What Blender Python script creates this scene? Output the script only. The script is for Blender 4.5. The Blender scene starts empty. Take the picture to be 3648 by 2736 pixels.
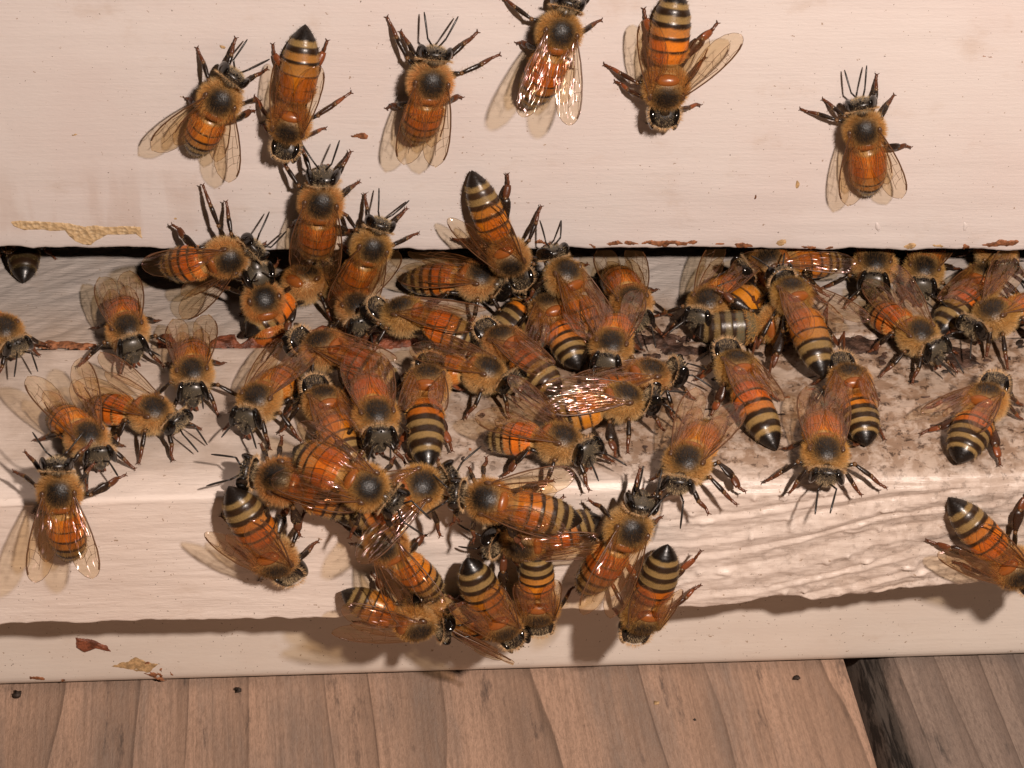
import bpy, math, random
import numpy as np
from math import radians, cos, sin, pi, sqrt
from mathutils import Matrix, Vector

sc = bpy.context.scene
col = sc.collection

# ------------------------------------------------------------------ camera, light, exposure (1 unit = 1 cm)
PITCH, DIST, FPX = radians(38), 28.0, 8660.0
FWD = np.array([0, cos(PITCH), -sin(PITCH)]); UP = np.array([0, sin(PITCH), cos(PITCH)]); RT = np.array([1., 0, 0])
CAM = np.array([0, -23.688, 17.2385])
cd = bpy.data.cameras.new('camera'); co = bpy.data.objects.new('camera', cd); col.objects.link(co)
co.location = CAM; co.rotation_euler = (radians(90) - PITCH, 0, 0)
cd.sensor_width = 36; cd.lens = 36 * FPX / 3648; cd.clip_start = .5; cd.clip_end = 2000
cd.dof.use_dof = True; cd.dof.focus_distance = 28.2; cd.dof.aperture_fstop = 8.0 * 0.9
sc.camera = co
w = bpy.data.worlds.new('World'); sc.world = w; w.use_nodes = True
nt = w.node_tree; bg = nt.nodes['Background']
sky = nt.nodes.new('ShaderNodeTexSky'); sky.sky_type = 'NISHITA'; sky.sun_disc = False
sky.sun_elevation = radians(8); sky.sun_rotation = radians(200)
nt.links.new(sky.outputs[0], bg.inputs[0]); bg.inputs[1].default_value = .003
# the camera's own flash: a small lamp above and to the right of the lens (the only lit lamp at this hour)
ld = bpy.data.lights.new('camera_flash', 'POINT'); lo = bpy.data.objects.new('camera_flash', ld); col.objects.link(lo)
lo.location = CAM + RT * 7.6 + UP * 3.2; ld.energy = 38500; ld.shadow_soft_size = .55; ld.color = (1, .850, .756)
sc.view_settings.view_transform = 'Standard'; sc.view_settings.look = 'None'
sc.view_settings.exposure = 0; sc.view_settings.gamma = 1
sc.cycles.transparent_max_bounces = 24
sc.cycles.max_bounces = 8; sc.cycles.diffuse_bounces = 1

# ------------------------------------------------------------------ where a point of a surface lies
def ray(u, v): return FPX * FWD + (u - 1824) * RT + (1368 - v) * UP
def hit(u, v, p0, n):
    r = ray(u, v); p0 = np.array(p0, float); n = np.array(n, float)
    return CAM + r * (np.dot(p0 - CAM, n) / np.dot(r, n))
GAP = .75                                    # height of the entrance slot
SL = .0422                                   # the landing board sits slightly askew
def ye(x): return -3.475 + SL * x            # front edge of the landing board
ZD = -3.96                                   # top of the deck
RAILOFF = 1.1
nL = np.array([SL, -1, 0]); nL /= np.linalg.norm(nL)
nE = np.array([SL * .7, -.62, .78]); nE /= np.linalg.norm(nE)
PLANES = {'F': ((0, 0, 0), (0, -1, 0)), 'P': ((0, 0, 0), (0, 0, 1)), 'L': ((0, -3.475, 0), nL),
          'E': ((0, -3.475, .0), nE), 'R': ((0, -3.475 + RAILOFF, 0), nL), 'D': ((0, 0, ZD), (0, 0, 1))}
def on(u, v, pl, off=0):
    p0, n = PLANES[pl]; n = np.array(n, float)
    return hit(u, v, np.array(p0) + n * off, n)

# ------------------------------------------------------------------ numpy noise
def _h(ix, iy, s):
    n = (ix * 374761393 + iy * 668265263 + s * 1274126177) & 0xffffffff
    n = ((n ^ (n >> 13)) * 1274126177) & 0xffffffff
    return ((n ^ (n >> 16)) & 0xffff) / 65535.0
def vn(x, y, s=0):
    x = np.asarray(x, float); y = np.asarray(y, float)
    ix = np.floor(x).astype(np.int64); iy = np.floor(y).astype(np.int64)
    fx = x - ix; fy = y - iy; fx = fx * fx * (3 - 2 * fx); fy = fy * fy * (3 - 2 * fy)
    a = _h(ix, iy, s); b = _h(ix + 1, iy, s); c = _h(ix, iy + 1, s); d = _h(ix + 1, iy + 1, s)
    return (a + (b - a) * fx) * (1 - fy) + (c + (d - c) * fx) * fy
def fbm(x, y, s=0, o=4):
    t = 0; a = .5
    for i in range(o):
        t = t + a * (vn(x, y, s + i * 17) - .5) * 2; x = x * 2.03; y = y * 2.03; a *= .5
    return t
def sm(a, b, x):
    t = np.clip((np.asarray(x, float) - a) / (b - a), 0, 1); return t * t * (3 - 2 * t)

# ------------------------------------------------------------------ materials
class NT:
    def __init__(s, name):
        s.m = bpy.data.materials.new(name); s.m.use_nodes = True; s.t = s.m.node_tree
        s.b = s.t.nodes['Principled BSDF']; s.out = s.t.nodes['Material Output']
    def n(s, typ, ins=None, **kw):
        nd = s.t.nodes.new(typ)
        for k, v in kw.items(): setattr(nd, k, v)
        for k, v in (ins or {}).items(): s.set(nd.inputs[k], v)
        return nd
    def set(s, sock, v):
        if isinstance(v, bpy.types.NodeSocket): s.t.links.new(v, sock)
        elif isinstance(v, bpy.types.Node): s.t.links.new(v.outputs[0], sock)
        else: sock.default_value = v
    def coord(s, scale=(1, 1, 1), rot=(0, 0, 0), loc=(0, 0, 0)):
        c = s.n('ShaderNodeTexCoord')
        mp = s.n('ShaderNodeMapping', {'Scale': scale, 'Rotation': rot, 'Location': loc}); s.t.links.new(c.outputs['Object'], mp.inputs[0]); return mp
    def noise(s, vec, scale, detail=4, rough=.55, dist=0):
        return s.n('ShaderNodeTexNoise', {'Vector': vec, 'Scale': scale, 'Detail': detail, 'Roughness': rough, 'Distortion': dist}).outputs[0]
    def ramp(s, fac, a, b, ca=0., cb=1.):
        return s.n('ShaderNodeMapRange', {'Value': fac, 'From Min': a, 'From Max': b, 'To Min': ca, 'To Max': cb}, interpolation_type='SMOOTHSTEP').outputs[0]
    def math(s, op, a, b=0.):
        return s.n('ShaderNodeMath', {0: a, 1: b}, operation=op).outputs[0]
    def mix(s, fac, a, b):
        nd = s.n('ShaderNodeMix', data_type='RGBA')
        s.set(nd.inputs[0], fac)
        for i, v in ((6, a), (7, b)): s.set(nd.inputs[i], v if not isinstance(v, tuple) else (*v, 1)[:4])
        return nd.outputs[2]
    def bump(s, h, strength, dist, prev=None):
        nd = s.n('ShaderNodeBump', {'Height': h, 'Strength': strength, 'Distance': dist})
        if prev is not None: s.set(nd.inputs['Normal'], prev)
        return nd.outputs[0]
    def p(s, **kw):
        for k, v in kw.items(): s.set(s.b.inputs[k.replace('_', ' ')], v if not (isinstance(v, tuple) and len(v) == 3) else (*v, 1))
        return s
    def xyz(s):
        c = s.n('ShaderNodeTexCoord'); x = s.n('ShaderNodeSeparateXYZ'); s.t.links.new(c.outputs['Object'], x.inputs[0]); return x.outputs

def paint(name, base, grain=1., dirt=None, rough=.42, tint2=None, smudge=False):
    """old gloss house paint brushed over wood, with fly specks and dirt"""
    t = NT(name)
    g = t.noise(t.coord((.5, 9, 9)), 2.2, 6)
    fine = t.noise(t.coord((1, 4, 4)), 9, 5)
    big = t.noise(t.coord(), .55, 4)
    c = t.mix(t.ramp(big, .35, .7), base, tint2 or tuple(x * y for x, y in zip(base, (.95, .92, .9))))
    c = t.mix(t.ramp(g, .56, .74, 0, .22), c, tuple(x * .82 for x in base))
    sp = t.noise(t.coord(), 13, 3, .6)
    c = t.mix(t.ramp(sp, .69, .725, 0, .7), c, (.30, .17, .08))
    sp2 = t.noise(t.coord((1, 1, 1), loc=(7, 3, 1)), 26, 2, .5)
    c = t.mix(t.ramp(sp2, .72, .74, 0, .75), c, (.10, .06, .035))
    haze = t.noise(t.coord((1, 1.3, 1.3), loc=(3, 9, 4)), 1.3, 7, .65)
    c = t.mix(t.ramp(haze, .55, .78, 0, .30), c, (.52, .36, .24))
    if smudge:
        x, y, z = t.xyz()
        m = t.math('MULTIPLY', t.math('MULTIPLY', t.ramp(x, -2.9, -4.2), t.ramp(z, .15, .35)), t.ramp(z, 1.35, .7))
        c = t.mix(t.math('MULTIPLY', m, t.ramp(t.noise(t.coord((3.0, 1, .5)), 1.0, 3), .42, .62, 0, .24)), c, (.50, .32, .22))
    if dirt:
        x, y, z = t.xyz()
        x0, x1, y0, y1 = dirt
        m = t.math('MULTIPLY', t.ramp(x, x0, x1), t.ramp(y, y0, y1))
        my = t.math('MULTIPLY', t.ramp(y, y0, y1), t.ramp(t.noise(t.coord(), 1.6, 6, .6), .3, .7, .30, .78)); c = t.mix(my, c, (.43, .33, .255))
        k3 = t.math('MULTIPLY', m, .5); c = t.mix(k3, c, (.38, .265, .18))
        n1 = t.noise(t.coord(), 4.6, 9, .68, .4)
        n2 = t.noise(t.coord((1, .8, 1), loc=(5, 5, 5)), 10.5, 9, .72, .2)
        k1 = t.math('MULTIPLY', m, t.ramp(n1, .42, .56, 0, .85))
        c = t.mix(k1, c, (.27, .165, .10))
        k2 = t.math('MULTIPLY', t.math('MULTIPLY', m, t.ramp(n2, .53, .60, 0, .92)), t.ramp(n1, .38, .56, .25, 1.0))
        c = t.mix(k2, c, (.055, .030, .018))
    nrm = t.bump(g, .10 * grain, .05)
    nrm = t.bump(fine, .12 * grain, .03, nrm)
    t.p(Base_Color=c, Roughness=rough, Specular_IOR_Level=.38, Normal=nrm)
    return t.m

M_front = paint('white_paint_front', (.79, .71, .67), 1.0, tint2=(.77, .67, .63), smudge=True)
M_floor = paint('shade_grey_paint_floor', (.57, .505, .46), 2.6, dirt=(-3.6, 1.4, .35, -.75), rough=.36)  # base greyed to carry the shade on the recessed floor
M_land = paint('white_paint_landing', (.87, .755, .675), 1.6, dirt=(-3.6, 1.4, -3.55, -2.8), rough=.36)
M_rail = paint('white_paint_rail', (.82, .73, .645), .7)
M_wall = paint('white_paint_side', (.78, .72, .67), 1.)

def simple(name, base, rough=.5, var=.35, scale=6, bump=.3, bd=.03, spec=.4):
    t = NT(name)
    n = t.noise(t.coord(), scale, 6, .6)
    c = t.mix(t.ramp(n, .35, .65), tuple(x * (1 - var) for x in base), tuple(min(1, x * (1 + var)) for x in base))
    t.p(Base_Color=c, Roughness=rough, Specular_IOR_Level=spec, Normal=t.bump(t.noise(t.coord(), scale * 3, 5), bump, bd))
    return t.m
M_prop = simple('propolis', (.20, .062, .030), .38, .6, 7, .7, .05)
M_crust = simple('dark_propolis', (.075, .040, .027), .5, .6, 9, .7, .05)
M_rust = simple('brown_smear', (.27, .105, .045), .6, .55, 16, .5, .02)
M_tan = simple('tan_smear', (.52, .33, .16), .6, .3, 16, .5, .02)
M_dark = simple('dark_crumb', (.035, .022, .015), .6, .4, 20, .4, .02)
M_under = simple('shade_dark_propolis_wood', (.045, .024, .014), .6, .4, 3, .4, .05)  # propolis brown taken near black to hold the shade of the slot
M_soil = simple('soil', (.03, .022, .016), .9, .4, .5, .3, .3)
M_iron = simple('tin_lid', (.45, .45, .46), .35, .1, 2, .1, .02)
M_inside = simple('bare_pine', (.30, .20, .11), .7, .25, 1.5, .2, .05)
def wax():
    t = NT('burr_wax')
    v = t.n('ShaderNodeTexVoronoi', {'Vector': t.coord(), 'Scale': 17.}, feature='F1')
    c = t.mix(t.ramp(v.outputs[0], .1, .55), (.74, .54, .32), (.66, .45, .24))
    t.p(Base_Color=c, Roughness=.5, Normal=t.bump(v.outputs[0], .8, .03)); return t.m
M_wax = wax()
def wood(name, a, b, grey, seed, lean, freq, edge=False, wa=3.6):
    t = NT(name)
    x, y, z = t.xyz()
    warp = t.noise(t.coord((.30, .05, .3), loc=(seed, 0, 0)), 1.0, 2)
    warp2 = t.noise(t.coord((1.1, .10, .3), loc=(seed, 6, 0)), 1.0, 3)
    xx = t.math('ADD', x, t.math('MULTIPLY', warp, wa)); xx = t.math('ADD', xx, t.math('MULTIPLY', warp2, wa * .12))
    xx = t.math('ADD', xx, t.math('MULTIPLY', y, lean))
    ring = t.math('FRACT', t.math('MULTIPLY', xx, freq))
    late = t.math('MULTIPLY', t.ramp(ring, .30, .98), t.ramp(ring, 1.0, .985))
    amp = t.ramp(t.noise(t.coord((.5, .05, 1), loc=(seed, 3, 0)), 1.0, 2), .30, .60, .35, 1.0)
    late = t.math('MULTIPLY', late, amp)
    c = t.mix(late, a, b)
    gy = t.noise(t.coord((.8, .10, 1), loc=(seed, 9, 0)), 1.3, 8, .7)
    c = t.mix(t.ramp(gy, .42, .66, 0, .75), c, grey)
    pore = t.noise(t.coord((9, 2.2, 4), loc=(seed, 4, 0)), 3.6, 6, .75)
    c = t.mix(t.ramp(pore, .42, .66, 0, .55), c, tuple(i * .50 for i in a))
    fib = t.noise(t.coord((15, .45, 4), loc=(seed, 8, 0)), 1.0, 7, .72)
    c = t.mix(t.ramp(fib, .42, .64, 0, .36), c, tuple(i * .50 for i in b))
    blot = t.noise(t.coord((2.2, .42, 1), loc=(seed, 1, 7)), 1.7, 7, .68)
    c = t.mix(t.ramp(blot, .57, .72, 0, .75), c, (.05, .046, .044))
    line = t.math('MULTIPLY', t.math('MULTIPLY', t.ramp(ring, .93, .985), t.ramp(ring, 1.0, .992)), amp)
    c = t.mix(t.math('MULTIPLY', line, .38), c, (.06, .042, .03))
    if edge:
        en = t.noise(t.coord((3, .35, 1), loc=(seed, 3, 3)), 2.0, 6, .65)
        k = t.ramp(t.math('ADD', x, t.math('MULTIPLY', en, .5)), .62, .42)
        crk = t.ramp(t.noise(t.coord((7, .5, 1), loc=(2, 3, 3)), 2.4, 6, .7), .42, .56)
        c = t.mix(t.math('MULTIPLY', k, .95), c, t.mix(crk, (.008, .007, .006), (.085, .068, .056)))
    nrm = t.bump(t.math('ADD', t.math('MULTIPLY', ring, .5), t.math('ADD', pore, fib)), .55, .06)
    t.p(Base_Color=c, Roughness=.78, Specular_IOR_Level=.2, Normal=nrm); return t.m
M_plank = wood('weathered_cedar', (.66, .42, .295), (.42, .27, .19), (.31, .245, .205), 3.1, .06, 1.15)
M_plank2 = wood('grey_weathered_cedar', (.40, .295, .235), (.27, .195, .155), (.24, .195, .17), 11.7, .0, 2.2, True, 1.6)
M_pedge = simple('rotten_plank_edge', (.07, .055, .045), .85, .6, 5, .8, .08)

# ------------------------------------------------------------------ mesh building
class MB:
    def __init__(s): s.v = []; s.f = []; s.c = []; s.m = []; s.n = 0
    def add(s, v, f, c, m=0):
        v = np.asarray(v, float).reshape(-1, 3); c = np.asarray(c, float)
        if c.ndim == 1: c = np.tile(c, (len(v), 1))
        s.v.append(v); s.c.append(c)
        for q in f: s.f.append(tuple(int(i) + s.n for i in q)); s.m.append(m)
        s.n += len(v)
    def loft(s, rings, c, m=0, close=True, caps=True):
        """rings: (k,n,3)"""
        rings = np.asarray(rings, float); k, n, _ = rings.shape
        f = []
        for i in range(k - 1):
            a = i * n; b = a + n
            for j in range(n if close else n - 1):
                j2 = (j + 1) % n; f.append((a + j, a + j2, b + j2, b + j))
        if caps: f.append(tuple(range(n - 1, -1, -1))); f.append(tuple((k - 1) * n + j for j in range(n)))
        c = np.asarray(c, float)
        if c.ndim == 2 and len(c) == k: c = np.repeat(c, n, axis=0)
        elif c.ndim == 3: c = c.reshape(-1, 3)
        s.add(rings.reshape(-1, 3), f, c, m)
    def tube(s, pts, radii, c, m=0, n=7, flat=1., up=(0, 0, 1)):
        pts = np.asarray(pts, float); k = len(pts)
        t = np.gradient(pts, axis=0); t /= np.linalg.norm(t, axis=1, keepdims=True) + 1e-9
        up = np.asarray(up, float)
        a = np.cross(t, up); a /= np.linalg.norm(a, axis=1, keepdims=True) + 1e-9
        b = np.cross(a, t)
        th = np.arange(n) * 2 * pi / n
        r = np.asarray(radii, float)[:, None, None]
        rings = pts[:, None, :] + r * (np.cos(th)[None, :, None] * a[:, None, :] + flat * np.sin(th)[None, :, None] * b[:, None, :])
        s.loft(rings, c, m)
    def ell(s, cen, R, rad, cfun, m=0, nu=14, nv=18, warp=None):
        ph = np.linspace(0.02, pi - .02, nu); th = np.arange(nv) * 2 * pi / nv
        d = np.stack([np.sin(ph)[:, None] * np.cos(th)[None], np.sin(ph)[:, None] * np.sin(th)[None], np.cos(ph)[:, None] * np.ones(nv)[None]], -1)
        p = d * np.asarray(rad)
        if warp is not None: p = warp(p, d)
        c = cfun(d) if callable(cfun) else np.tile(np.asarray(cfun, float), (nu, nv, 1))
        s.loft(p @ np.asarray(R).T + np.asarray(cen), c.reshape(nu, nv, 3), m)
    def tris(s, a, b, c, colr, m=0):
        n = len(a); v = np.stack([a, b, c], 1).reshape(-1, 3)
        s.add(v, np.arange(n * 3).reshape(n, 3), np.repeat(colr, 3, axis=0), m)
    def mesh(s, name, mats, smooth=True):
        me = bpy.data.meshes.new(name)
        v = np.concatenate(s.v)
        me.from_pydata(v.tolist(), [], s.f)
        for mt in mats: me.materials.append(mt)
        me.polygons.foreach_set('material_index', s.m)
        me.polygons.foreach_set('use_smooth', [smooth] * len(s.f))
        c = np.concatenate(s.c); at = me.color_attributes.new('Col', 'FLOAT_COLOR', 'POINT')
        at.data.foreach_set('color', np.concatenate([c, np.ones((len(c), 1))], 1).astype(np.float32).ravel())
        me.update(); return me
def link(name, me, parent=None):
    o = bpy.data.objects.new(name, me); col.objects.link(o)
    if parent is not None: o.parent = parent
    return o
def tag(o, label, cat=None, group=None, kind=None):
    if label: o['label'] = label
    if cat: o['category'] = cat
    if group: o['group'] = group
    if kind: o['kind'] = kind
    return o
def empty(name, loc=(0, 0, 0)):
    o = bpy.data.objects.new(name, None); o.empty_display_size = .3; o.location = loc; col.objects.link(o); return o
W1 = np.array([1., 1, 1])
def box(x0, x1, y0, y1, z0, z1):
    v = [(x, y, z) for x in (x0, x1) for y in (y0, y1) for z in (z0, z1)]
    f = [(0, 1, 3, 2), (4, 6, 7, 5), (0, 4, 5, 1), (2, 3, 7, 6), (0, 2, 6, 4), (1, 5, 7, 3)]
    return v, f
def grid_mesh(name, P, mat, parent=None):
    """P: (a,b,3) sheet of points"""
    a, b, _ = P.shape; mb = MB()
    idx = np.arange(a * b).reshape(a, b)
    f = np.stack([idx[:-1, :-1], idx[1:, :-1], idx[1:, 1:], idx[:-1, 1:]], -1).reshape(-1, 4)
    mb.add(P.reshape(-1, 3), f, W1); return link(name, mb.mesh(name, [mat]), parent)
def xs_dense(step=.03, half=7.2, full=20.5):
    return np.concatenate([np.linspace(-full, -half, 12)[:-1], np.arange(-half, half, step), np.linspace(half, full, 12)])

# ------------------------------------------------------------------ the hive
HW = 20.5
hive = empty('hive_body', (0, 0, GAP)); tag(hive, 'white painted wooden hive box above the dark entrance slot', 'hive box')
X = xs_dense(.025)
edge = GAP + fbm(X * 3.2, X * 0, 5, 5) * .035 + .02 * np.sin(X * .9)
rows = []
def row(y, zf): rows.append(np.stack([X, np.full_like(X, y), zf], 1))

for a in (30, 60, 90): row(.05 - .05 * sin(radians(a)), edge + .05 - .05 * cos(radians(a)))
for k in np.linspace(.02, 1, 110)[0:]:
    zz = edge + .05 + k * (7.2 - GAP); zz = zz * (1 - k) + 7.2 * k if k > .2 else zz
    rows.append(np.stack([X, -.012 * fbm(X * .35, zz * 2.5, 3, 3) - .006 * fbm(X * 1.1, zz * 9, 8, 3), zz], 1))
row(0, np.full_like(X, 24.4)); row(1.9, np.full_like(X, 24.4))
P = np.array(rows)[:, :, :]; P[:, :, 2] -= GAP
grid_mesh('front_panel', P[::-1], M_front, hive)
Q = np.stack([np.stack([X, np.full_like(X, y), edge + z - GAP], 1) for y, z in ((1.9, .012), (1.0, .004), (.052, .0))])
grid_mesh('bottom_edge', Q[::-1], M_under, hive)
for sx in (-1, 1):
    mb = MB(); v, f = box(sx * HW - (0 if sx < 0 else 1.9), sx * HW + (1.9 if sx < 0 else 0), 1.903, 50.8, 0, 23.65); mb.add(v, f, W1); link('side_panel', mb.mesh('side_panel', [M_wall], False), hive)
mb = MB(); v, f = box(-18.597, 18.597, 48.9, 50.797, 0, 23.65); mb.add(v, f, W1); link('back_panel', mb.mesh('back_panel', [M_wall], False), hive)
mb = MB(); v, f = box(-21.2, 21.2, -.7, 51.5, 23.66, 24.6); mb.add(v, f, W1); link('lid', mb.mesh('lid', [M_iron], False), hive)

bb = empty('bottom_board', (0, 0, 0)); tag(bb, 'painted bottom board with a dirty landing ledge below the entrance slot', 'landing board')
def seam(x): return -.80 + .0205 * x
# floor behind the seam: brushed lumpy paint
X = xs_dense(.03)
Y = np.concatenate([np.linspace(0, 1, 75), np.array([1.1, 1.4, 2, 3, 6, 12, 30, 50])])
rows = []
for k in Y:
    y = seam(X) + .012 + (k if k <= 1 else k) * (2.0 if k <= 1 else 1) + (0 if k <= 1 else .9)
    a = X * .85 + y * .55; b = y * .85 - X * .55
    z = .018 * np.abs(fbm(a * 1.6, b * 4.4, 21, 4)) * 1.6 + .008 * fbm(X * 6, y * 6, 4, 3)
    z *= np.where(y > 2.2, 0, 1)
    z -= .06 * (1 - sm(0, .05, y - seam(X) - .012))
    rows.append(np.stack([X, y, z], 1))
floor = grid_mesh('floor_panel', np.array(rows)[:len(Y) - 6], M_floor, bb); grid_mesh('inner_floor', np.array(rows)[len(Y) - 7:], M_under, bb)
# landing ledge
BOT_X = [-20, -5.8, -1.9, 1.2, 3.35, 4.8, 5.84, 20]; BOT_Z = [-1.85, -1.85, -1.88, -1.90, -1.82, -1.72, -1.60, -1.5]
ybot = np.interp(X, BOT_X, BOT_Z) + fbm(X * 1.7, X * 0, 31, 5) * (.045 + .06 * sm(0, 3, X)) + fbm(X * 6, X * 0, 77, 3) * .02
rows = []
rr = .07 + .10 * sm(-1, 3, X)
wav = sm(.2, 3.2, X)
def ridged(x, z):
    b = (z - .055 * x * x * .25 - .10 * x) * 3.8 + 1.2 * fbm(x * .35, z * .6, 41, 3)
    n = vn(x * .55 + 3, b * 1.7, 9) * .6 + vn(x * .22, b * .9, 19) * .6
    q = (b + .9 * n) % 1.0
    r = np.where(q < .14, q / .14, 1 - (q - .14) / .86)
    r2 = np.abs(q - .5) * 2
    return .20 * r + .42 * r2 ** .8 + .45 * n + .20 * fbm(x * 4, z * 7, 51, 4) + 2.2 * np.clip(vn(x * 9, z * 9, 57) - .80, 0, 1)
for k in np.linspace(0, 1, 84):                       # top
    y = seam(X) - .012 + (ye(X) + rr - seam(X) + .012) * k
    z = .012 * fbm(X * 2.2, y * 4, 61, 5) + .012 * wav * fbm(X * 5, y * 5, 62, 4) + .020 * wav * fbm(X * 13, y * 13, 63, 2)
    z -= .055 * (1 - sm(0, .05, seam(X) - .012 - y)); z -= .03 * sm(.82, 1, k) * wav
    rows.append(np.stack([X, y, z], 1))
for a in range(10, 90, 10):
    A = radians(a); off = .012 * fbm(X * 1.5, X * 0 + a * .02, 71, 4) - .03 * wav * (1 - .3 * a / 90) + .03 * wav * (ridged(X, -.0 - a * .002) - .6) * a / 90
    rows.append(np.stack([X, ye(X) + rr - sin(A) * (rr + off), -rr + cos(A) * (rr + off) - .0 * X], 1))
for k in np.linspace(0, 1, 96):
    z = -rr + (ybot + .05 + rr) * k
    d = .010 * fbm(X * 1.2, z * 6, 81, 5) * (1 - wav) + wav * (1 - .45 * sm(4.2, 5.2, X)) * (.098 * (ridged(X, z) - .62)) + wav * .012 * fbm(X * 8, z * 14, 82, 3) * 1.4
    rows.append(np.stack([X, ye(X) - d, z], 1))
last = rows[-1]
rows.append(np.stack([X, last[:, 1] + .05, ybot], 1)); rows.append(np.stack([X, ye(X) + .6, ybot + .01], 1)); rows.append(np.stack([X, ye(X) + RAILOFF + .3, ybot + .02], 1))
grid_mesh('landing_ledge', np.array(rows)[::-1], M_land, bb)
# lower rail
rows = []
zr = np.concatenate([np.linspace(-1.55, ZD + .22, 26)])
for z in zr: rows.append(np.stack([X, ye(X) + RAILOFF + .006 * fbm(X * .4, X * 0 + z * 5, 91, 3), np.full_like(X, z)], 1))
for a in range(15, 76, 15):
    A = radians(a); rows.append(np.stack([X, ye(X) + RAILOFF + .14 * (1 - cos(A)), np.full_like(X, ZD + .22 - .19 * sin(A)) + .004], 1))
rows.append(np.stack([X, ye(X) + RAILOFF + .25, np.full_like(X, ZD + .012)], 1)); rows.append(np.stack([X, ye(X) + RAILOFF + 1.6, np.full_like(X, ZD + .012)], 1))
grid_mesh('lower_rail', np.array(rows)[::-1], M_rail, bb)

# ------------------------------------------------------------------ wax, propolis and stains
def patch(name, poly, pl, h, mat, parent, seed=0, res=.02, warp=.05, px=True, base=.0, thr=None):
    pts3 = np.array([on(u, v, pl) for u, v in poly])
    ax = {'F': (0, 2), 'R': (0, 2), 'P': (0, 1), 'L': (0, 2), 'D': (0, 1)}[pl]
    p2 = pts3[:, ax]
    lo_, hi = p2.min(0) - .1, p2.max(0) + .1
    gx = np.arange(lo_[0], hi[0], res); gy = np.arange(lo_[1], hi[1], res)
    A, B = np.meshgrid(gx, gy, indexing='ij')
    qa = A + warp * fbm(A * 7, B * 7, seed, 4); qb = B + warp * fbm(A * 7, B * 7, seed + 5, 4)
    ins = np.zeros(A.shape, bool); dist = np.full(A.shape, 9.)
    n = len(p2)
    for i in range(n):
        x1, y1 = p2[i]; x2, y2 = p2[(i + 1) % n]
        c = ((y1 > qb) != (y2 > qb)); xi = (x2 - x1) * (qb - y1) / (y2 - y1 + 1e-12) + x1
        ins ^= c & (qa < xi)
        ex, ey = x2 - x1, y2 - y1; t = np.clip(((qa - x1) * ex + (qb - y1) * ey) / (ex * ex + ey * ey + 1e-12), 0, 1)
        dist = np.minimum(dist, np.hypot(qa - x1 - t * ex, qb - y1 - t * ey))
    sd = np.where(ins, dist, -dist)
    if thr is not None: sd = np.minimum(sd, (fbm(A * 5, B * 5, seed + 40, 4) - thr) * .15)
    hh = h * sm(0, max(h * 1.2, .02), sd) * (.75 + .5 * fbm(A * 9, B * 9, seed + 9, 3)) + base
    keep = sd > -res * .6
    hh = np.where(sd < 0, -.01 + base, hh)
    p0, nn = PLANES[pl]; nn = np.array(nn, float)
    if pl == 'F': Q = np.stack([A, -hh, B], -1)
    elif pl in 'RL': Q = np.stack([A, ye(A) + (RAILOFF if pl == 'R' else 0) - hh, B], -1)
    else: Q = np.stack([A, B, hh + (ZD if pl == 'D' else 0)], -1)
    idx = -np.ones(A.shape, int); idx[keep] = np.arange(keep.sum())
    q = np.stack([idx[:-1, :-1], idx[1:, :-1], idx[1:, 1:], idx[:-1, 1:]], -1).reshape(-1, 4)
    q = q[(q >= 0).all(1)]
    if pl == 'F' : pass
    mb = MB(); mb.add(Q[keep], q, W1)
    o = link(name, mb.mesh(name, [mat]), parent)
    if parent is hive: o.location = (0, 0, -GAP)
    return o
def ellp(cx, cy, rx, ry, n=12, seed=0):
    r = random.Random(seed); return [(cx + rx * cos(2 * pi * i / n) * r.uniform(.75, 1.15), cy + ry * sin(2 * pi * i / n) * r.uniform(.7, 1.2)) for i in range(n)]
wx = [(95, 265), (200, 255), (450, 270), (700, 285), (830, 310), (950, 295), (1060, 310), (1200, 305), (1390, 310), (1410, 425), (1340, 380), (1060, 385), (960, 430), (900, 475), (820, 470), (740, 440), (680, 400), (640, 350), (500, 355), (420, 340), (240, 345), (130, 310)]
o = patch('wax_patch', [(x / 2.765, 700 + (318 + (y - 330) * 1.15) / 2.765) for x, y in wx], 'F', .009, M_wax, hive, 3, .010, .012); o['label'] = 'yellow burr wax stuck along the lower left of the box'
for i, (cx, cy, rx, ry, m) in enumerate([(2245, 868, 34, 8, 0), (2350, 870, 60, 12, 0), (2425, 867, 38, 10, 0), (2468, 864, 18, 8, 0), (2565, 868, 18, 5, 0), (2648, 874, 35, 10, 0), (2790, 865, 20, 12, 1),
        (2880, 880, 28, 8, 0), (2955, 882, 18, 5, 0), (3571, 868, 80, 14, 0), (3340, 872, 22, 6, 1), (3440, 878, 16, 8, 0), (3240, 872, 22, 8, 1), (1923, 868, 24, 8, 0), (2111, 876, 15, 5, 0), (2185, 868, 26, 9, 0),
        (1286, 487, 30, 13, 0), (795, 168, 14, 9, 1), (1940, 513, 12, 6, 1), (620, 780, 10, 6, 1), (2690, 700, 7, 8, 0), (1700, 860, 25, 6, 0), (3520, 200, 22, 4, 0), (270, 480, 14, 6, 1)]):
    patch('propolis_smear' if not m else 'wax_smear', ellp(cx, cy, rx, ry, seed=i), 'F', .010, (M_rust, M_tan)[m], hive, 100 + i, .012, .06)
for i, (cx, cy) in enumerate([(2843, 660), (3128, 808), (3438, 808)]):   # little dents ringed with paint
    patch('paint_chip', ellp(cx, cy, 9, 17, seed=i), 'F', .012, M_tan if i < 1 else M_front, hive, 140 + i, .01, .02)
g = lambda L, ox, oy: [(ox + x / 2.765, oy + y / 2.765) for x, y in L]
patch('propolis_hollow_patch', g([(140, 320), (240, 250), (370, 255), (420, 340), (560, 260), (700, 220), (850, 180), (950, 200), (960, 385), (150, 385)], 700, 1100), 'P', .07, M_prop, bb, 7, .014, .05)
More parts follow.
